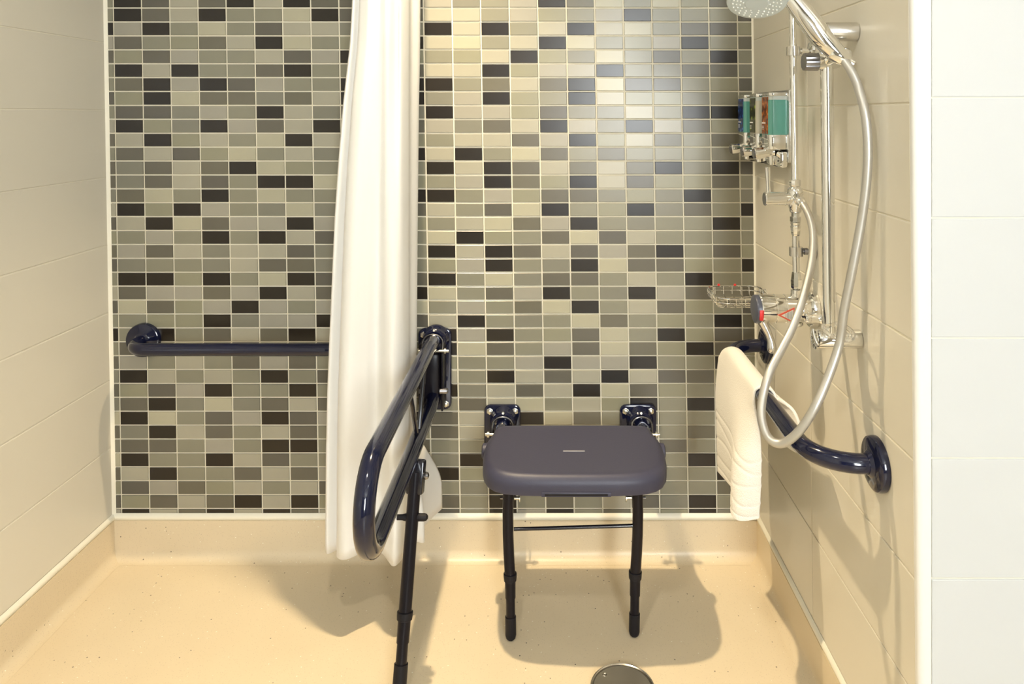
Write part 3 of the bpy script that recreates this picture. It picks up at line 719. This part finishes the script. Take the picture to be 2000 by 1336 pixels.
# hose
HOSE = [(0.5249,-0.7481,1.3550),(0.5342,-0.7584,1.3337),(0.5434,-0.7664,1.3044),(0.5493,-0.7821,1.2547),(0.5520,-0.7860,1.1967),(0.5510,-0.7821,1.1339),(0.5446,-0.7742,1.0612),(0.5326,-0.7663,0.9784),(0.5230,-0.7560,0.9072),(0.5170,-0.7480,0.8426),(0.4940,-0.7560,0.7860),(0.4674,-0.7663,0.7385),(0.4412,-0.7583,0.6914),(0.4163,-0.7421,0.6629),(0.3974,-0.7251,0.6656),(0.3903,-0.7080,0.6910),(0.3964,-0.6902,0.7219),(0.4144,-0.6720,0.7634),(0.4442,-0.6487,0.7995),(0.4770,-0.6244,0.8418),(0.5098,-0.5942,0.8998),(0.5356,-0.5627,0.9604),(0.5466,-0.5355,1.0137),(0.5428,-0.5128,1.0513),(0.5380,-0.4870,1.0680)]
g = G(); hc_ = catmull(HOSE, 10); g.tube(hc_, 0.0079, n=16)
o = obj('shower_hose', g, 'hose_metal', loc=HOSE[14], angle=60); tag(o, 'long silver flexible shower hose looping from the slide rail to the diverter', 'hose')

# ------------------------------------------------------------------ thermostatic mixer with riser pipe
MY = -0.4594; MZ = 0.830
mx = thing('shower_mixer', (0.58, MY, MZ), 'chrome thermostatic shower mixer with upright pipe and diverter lever', 'shower mixer')
g = G(); wl = xr(MZ)-0.001
g.lathe((0.456, MY, MZ), (1, 0, 0), [(0, 0.0285), (0.003, 0.0305), (0.030, 0.0310), (0.031, 0.0300), (0.033, 0.0300), (0.034, 0.0310), (0.052, 0.0310), (0.053, 0.0300), (0.055, 0.0300), (0.056, 0.0310), (wl-0.456-0.014, 0.0300), (wl-0.456-0.013, 0.0385), (wl-0.456-0.003, 0.0405), (wl-0.456, 0.0405)], n=44)
body = obj('valve_body', g, 'chrome', mx, angle=25)
g = G(); g.lathe((0.443, MY, MZ-0.001), (1, 0, 0), [(0, 0.001), (0.0005, 0.022), (0.003, 0.0295), (0.006, 0.0308), (0.0125, 0.0308), (0.0135, 0.029)], n=44); obj('temperature_dial', g, 'dark_cap', mx)
g = G(); g.rbox((0.4495, MY-0.0325, MZ-0.018), (0.4575, MY-0.026, MZ+0.004), 0.0015); obj('hot_mark', g, 'red_mark', mx)
# flow lever pointing down
g = G()
lv = [(0.462, MY-0.006, MZ-0.026), (0.472, MY-0.012, MZ-0.048), (0.478, MY-0.016, MZ-0.066), (0.4795, MY-0.018, MZ-0.082), (0.480, MY-0.018, MZ-0.092)]
g.tube(catmull(lv, 5), [0.011, 0.0105, 0.010, 0.0095, 0.009, 0.0085, 0.0080, 0.0078, 0.0078, 0.008, 0.0085, 0.009, 0.0095, 0.010, 0.0102, 0.0102, 0.0099, 0.0092, 0.008, 0.006, 0.002], n=18); obj('flow_lever', g, 'chrome_satin', mx, angle=60)
# warning sticker
g = G(); sx0 = 0.488; yy = MY-0.0322
tri = [(sx0, MZ-0.006), (sx0+0.036, MZ+0.011), (sx0+0.036, MZ-0.024)]
g.prism(tri, lambda a, b: (a, yy, b), lambda a, b: (a, yy+0.0015, b), r=0); st_ = obj('warning_sticker', g, 'sticker_red', mx, smooth=False); st_['label'] = 'red-edged triangular warning sticker'
g = G(); ti = [(sx0+0.007, MZ-0.0062), (sx0+0.0335, MZ+0.0062), (sx0+0.0335, MZ-0.0190)]
g.prism(ti, lambda a, b: (a, yy-0.0004, b), lambda a, b: (a, yy+0.0005, b), r=0); s2 = obj('sticker_face', g, 'sticker_white', st_, smooth=False)
g = G()
for i in range(6):
    x = sx0+0.0165+0.003*i; hgt = 0.0042+0.00135*i; g.box((x, yy-0.0007, MZ-0.0064-hgt), (x+0.0013, yy-0.0003, MZ-0.0064+hgt))
obj('sticker_print', g, 'sticker_grey', st_, smooth=False)
# top outlet and pipe
def PX(z): return 0.5390 + (0.5300-0.5390)*(z-0.86)/(1.507-0.86)
def col(profile, name, m='chrome', n=26, par=mx):
    g = G(); g.tube_prof([Vector((PX(z), MY, z)) for z, r in profile], [r for z, r in profile], Vector((0, 0, 1)), n, 0); return obj(name, g, m, par, angle=30)
col([(0.852, 0.0125), (0.862, 0.0125), (0.8625, 0.0120), (0.872, 0.0120), (0.8725, 0.0085)], 'outlet_union')
col([(0.873, 0.0085), (0.876, 0.0118), (0.892, 0.0122), (0.897, 0.0112), (0.910, 0.0095), (0.911, 0.0075)], 'compression_nut', n=8)
col([(0.905, 0.0076), (1.02, 0.0076)], 'lower_pipe')
col([(0.990, 0.0076), (0.993, 0.0095), (1.006, 0.0112), (1.011, 0.0118), (1.013, 0.0090)], 'reducer_nut', n=8)
col([(1.013, 0.0095), (1.016, 0.0112), (1.020, 0.0112), (1.021, 0.0095), (1.0215, 0.0122), (1.032, 0.0122), (1.0325, 0.009), (1.042, 0.009)], 'union_nut', n=8)
dv = col([(1.040, 0.0100), (1.043, 0.0125), (1.050, 0.0135), (1.058, 0.0160), (1.085, 0.0170), (1.092, 0.0155), (1.097, 0.0110), (1.099, 0.0095)], 'diverter_body')
col([(1.099, 0.0120), (1.101, 0.0128), (1.111, 0.0128), (1.113, 0.0118), (1.1135, 0.0085)], 'top_nut', n=10)
col([(1.112, 0.0076), (CEIL-0.25, 0.0076)], 'riser_pipe')
g = G(); g.lathe((0.528, MY, 1.0705), (-1, 0, 0), [(0, 0.0135), (0.014, 0.0150), (0.0145, 0.0142), (0.0155, 0.0142), (0.016, 0.0152), (0.058, 0.0156), (0.0595, 0.0145), (0.060, 0.0135)], n=32); dh = obj('diverter_handle', g, 'chrome', dv)
g = G(); g.lathe((0.469, MY, 1.0705), (-1, 0, 0), [(0, 0.0140), (0.0010, 0.0138), (0.0012, 0.002)], n=28); obj('handle_cap', g, 'dark_chrome', dh)
g = G(); g.tube([(0.4775, MY, 1.082), (0.4765, MY, 1.105), (0.4755, MY, 1.1395), (0.4755, MY, 1.1405)], [0.0049, 0.0046, 0.0058, 0.0045], n=16); obj('lever', g, 'chrome', dh)
g = G(); hd2 = (Vector(HOSE[-2])-Vector(HOSE[-1])).normalized(); g.lathe(Vector(HOSE[-1])-hd2*0.018, hd2, [(0, 0.010), (0.010, 0.0118), (0.016, 0.0118), (0.0165, 0.0105), (0.022, 0.0108), (0.030, 0.0092), (0.031, 0.0080)], n=24); obj('hose_union', g, 'chrome', dv)
for z in (1.3947, 0.9554):
    col([(z-0.0098, 0.0080), (z-0.0098, 0.0145), (z+0.0098, 0.0145), (z+0.0098, 0.0080)], 'pipe_clip', m='chrome_satin')
    g = G(); x0 = PX(z)+0.011; w = xr(z)-0.0006
    g.lathe((x0, MY, z), (1, 0, 0), [(0, 0.0035), (0.006, 0.0035), (0.0065, 0.0075), (0.014, 0.0075), (0.0145, 0.0050), (w-x0-0.009, 0.0055), (w-x0-0.005, 0.0190), (w-x0, 0.0205)], n=20); obj('clip_post', g, 'dark_chrome' if z < 1 else 'chrome', mx)
# side stub with non-return screw, lower plug
g = G(); g.lathe((0.545, MY-0.035, MZ-0.012), (1, 0, 0), [(0, 0.008), (0.003, 0.0105), (0.018, 0.0115), (0.030, 0.0110), (xr(MZ)-0.545-0.001, 0.0125)], n=24); obj('wall_stub', g, 'chrome', mx)
g = G(); g.lathe((0.5485, MY-0.046, MZ-0.012), (0, -1, 0), [(0, 0.005), (0.004, 0.006), (0.006, 0.004), (0.0065, 0.001)], n=14); obj('screw', g, 'chrome', mx)
g = G(); g.lathe((0.5435, MY-0.030, MZ+0.002), (0, -1, 0.1), [(0, 0.0085), (0.005, 0.0085), (0.008, 0.005), (0.0085, 0.001)], n=18); obj('limit_screw', g, 'chrome', body)
g = G(); g.lathe((0.540, MY, MZ-0.029), (0, 0, -1), [(0, 0.013), (0.006, 0.013), (0.009, 0.010), (0.0095, 0.002)], n=22); obj('lower_plug', g, 'chrome', mx)

# ------------------------------------------------------------------ triple soap dispenser
DX = 0.522
dp = thing('soap_dispenser', (0.575, -0.17, 1.17), 'chrome wall dispenser with three teal and white liquid chambers beside the pipe', 'dispenser')
g = G(); wz = xr(1.2)-0.001
g.rbox((wz-0.010, -0.330, 1.140), (wz, -0.020, 1.315), 0.004); obj('back_panel', g, 'chrome_satin', dp)
g = G(); g.rbox((0.545, -0.325, 1.128), (wz-0.009, -0.022, 1.168), 0.006); obj('base_bar', g, 'chrome', dp)
for (ya, yb, lm, gel) in ((-0.092, -0.027, 'label_blue', 'teal_gel'), (-0.208, -0.1425, 'label_green', 'cream_gel'), (-0.317, -0.2515, 'label_brown', 'teal_gel')):
    def outl(e=0.0):
        r = 0.010; o_ = []
        for sx, sy, a0 in ((1, 1, 0), (-1, 1, PI/2), (-1, -1, PI), (1, -1, 1.5*PI)):
            if sx > 0: o_.append((wz-0.008, (yb if sy > 0 else ya)+(-e if sy > 0 else e)));  continue
            cx_, cy_ = DX+r, (yb-r if sy > 0 else ya+r)
            for k in range(5):
                a = a0+PI/2*k/4; o_.append((cx_+(r-e)*math.cos(a), cy_+(r-e)*math.sin(a)))
        return o_
    ol = outl()
    g = G(); g.prism(ol, lambda a, b: (a, b, 1.207), lambda a, b: (a, b, 1.291), r=0.0006, seg=1); ch = obj('chamber', g, gel, dp, angle=40)
    g = G(); g.prism(outl(0.0006), lambda a, b: (a, b, 1.2908), lambda a, b: (a, b, 1.3005), r=0.0004, seg=1); obj('air_gap', g, 'head_plastic', ch, angle=40)
    g = G(); g.prism(outl(-0.0006), lambda a, b: (a, b, 1.3003), lambda a, b: (a, b, 1.3085), r=0.001); obj('lid', g, 'chrome', ch, angle=40)
    g = G(); g.prism(outl(-0.0006), lambda a, b: (a, b, 1.172), lambda a, b: (a, b, 1.2072), r=0.001); obj('pump_housing', g, 'chrome', ch, angle=40)
    g = G(); g.rbox((DX-0.0012, ya+0.009, 1.209), (DX+0.001, yb-0.009, 1.298), 0.0004); lb = obj('front_label', g, lm, ch, smooth=False)
    g = G(); g.box((DX-0.0016, ya+0.026, 1.2335), (DX-0.0011, yb-0.012, 1.2365))
    for zz in (1.2265, 1.2230, 1.2195): g.box((DX-0.0016, yb-0.026, zz), (DX-0.0011, yb-0.012, zz+0.0012))
    obj('label_print', g, 'print_white', lb, smooth=False)
    yc = (ya+yb)/2
    g = G(); g.lathe((DX+0.020, yc, 1.166), (-1, 0, -0.12), [(0, 0.013), (0.022, 0.0135), (0.040, 0.0150), (0.046, 0.0150), (0.0475, 0.0138), (0.048, 0.002)], n=26); bt = obj('push_button', g, 'chrome', ch)
    g = G(); g.lathe((DX-0.0285, yc, 1.1602), (-1, 0, -0.12), [(0, 0.012), (0.0006, 0.0118), (0.0007, 0.001)], n=22); obj('button_face', g, 'dark_chrome', bt)
    g = G(); g.lathe((DX+0.016, yc, 1.155), (0, 0, -1), [(0, 0.009), (0.014, 0.0075), (0.022, 0.0065), (0.0225, 0.003)], n=18); obj('spout', g, 'chrome', ch)

# ------------------------------------------------------------------ wire soap basket
bk = thing('soap_basket', (0.58, -0.13, 0.765), 'small chrome wire soap basket on the right wall behind the mixer', 'soap basket')
x0, x1, y0, y1, zr, zb = 0.428, 0.572, -0.19, -0.050, 0.782, 0.757
def rrect(x0, x1, y0, y1, z, r):
    out = []
    for cx_, cy_, a0 in ((x1-r, y1-r, 0), (x0+r, y1-r, PI/2), (x0+r, y0+r, PI), (x1-r, y0+r, 1.5*PI)):
        out += [(cx_+r*math.cos(a0+PI/2*k/5), cy_+r*math.sin(a0+PI/2*k/5), z) for k in range(6)]
    return out
for z in (zr, zr-0.012):
    g = G(); g.tube(rrect(x0, x1, y0, y1, z, 0.03), 0.0019 if z == zr else 0.0015, n=8, closed=True); obj('rim_wire', g, 'chrome', bk)
for i in range(7):
    y = y0+0.018+(y1-y0-0.036)*i/6
    g = G(); g.tube(catmull([(x0+0.001, y, zr), (x0+0.002, y, zb+0.008), (x0+0.012, y, zb), (0.5, y, zb-0.001), (x1-0.012, y, zb), (x1-0.002, y, zb+0.008), (x1-0.001, y, zr)], 4), 0.0013, n=7); obj('basket_wire', g, 'chrome', bk)
for i in range(5):
    x = x0+0.025+(x1-x0-0.05)*i/4
    g = G(); g.tube(catmull([(x, y0+0.001, zr), (x, y0+0.002, zb+0.008), (x, y0+0.012, zb), (x, -0.13, zb-0.001), (x, y1-0.012, zb), (x, y1-0.002, zb+0.008), (x, y1-0.001, zr)], 4), 0.0013, n=7); obj('basket_wire', g, 'chrome', bk)
for y in (-0.095, -0.165):
    g = G(); g.lathe((x1-0.004, y, zr-0.005), (1, 0, 0), [(0, 0.007), (0.006, 0.008), (xr(zr)-x1+0.003, 0.009)], n=16); obj('wall_stud', g, 'chrome', bk)
for x in (0.463, 0.508):
    g = G(); g.rbox((x-0.003, y1-0.004, zr+0.001), (x+0.003, y1+0.002, zr+0.006), 0.001); obj('red_clip', g, 'red_mark', bk)

# ------------------------------------------------------------------ floor drain
dr = thing('floor_drain', (0.1565, -0.467, 0), 'round metal floor drain with a screwed cover set in the vinyl', 'drain')
c = Vector((0.1565, -0.467, 0))
g = G(); g.lathe(c+Vector((0, 0, 0.0003)), (0, 0, 1), [(0, 0.0716), (0.002, 0.0716), (0.0050, 0.0700), (0.0056, 0.0672), (0.0046, 0.0655), (0.001, 0.0650)], n=64); obj('drain_ring', g, 'chrome_satin', dr)
g = G(); g.lathe(c+Vector((0, 0, 0.0005)), (0, 0, 1), [(0, 0.0635), (0.0025, 0.0635), (0.0032, 0.0625)], n=64); cv = obj('drain_cover', g, 'steel', dr)
for a in (2.35, 2.35+PI):
    q_ = c + Vector((0.052*math.cos(a), 0.052*math.sin(a), 0.0032)); g = G(); g.lathe(q_, (0, 0, 1), [(0, 0.0055), (0.0012, 0.0052), (0.0018, 0.0035), (0.0008, 0.002)], n=16); obj('screw', g, 'chrome_satin', cv)
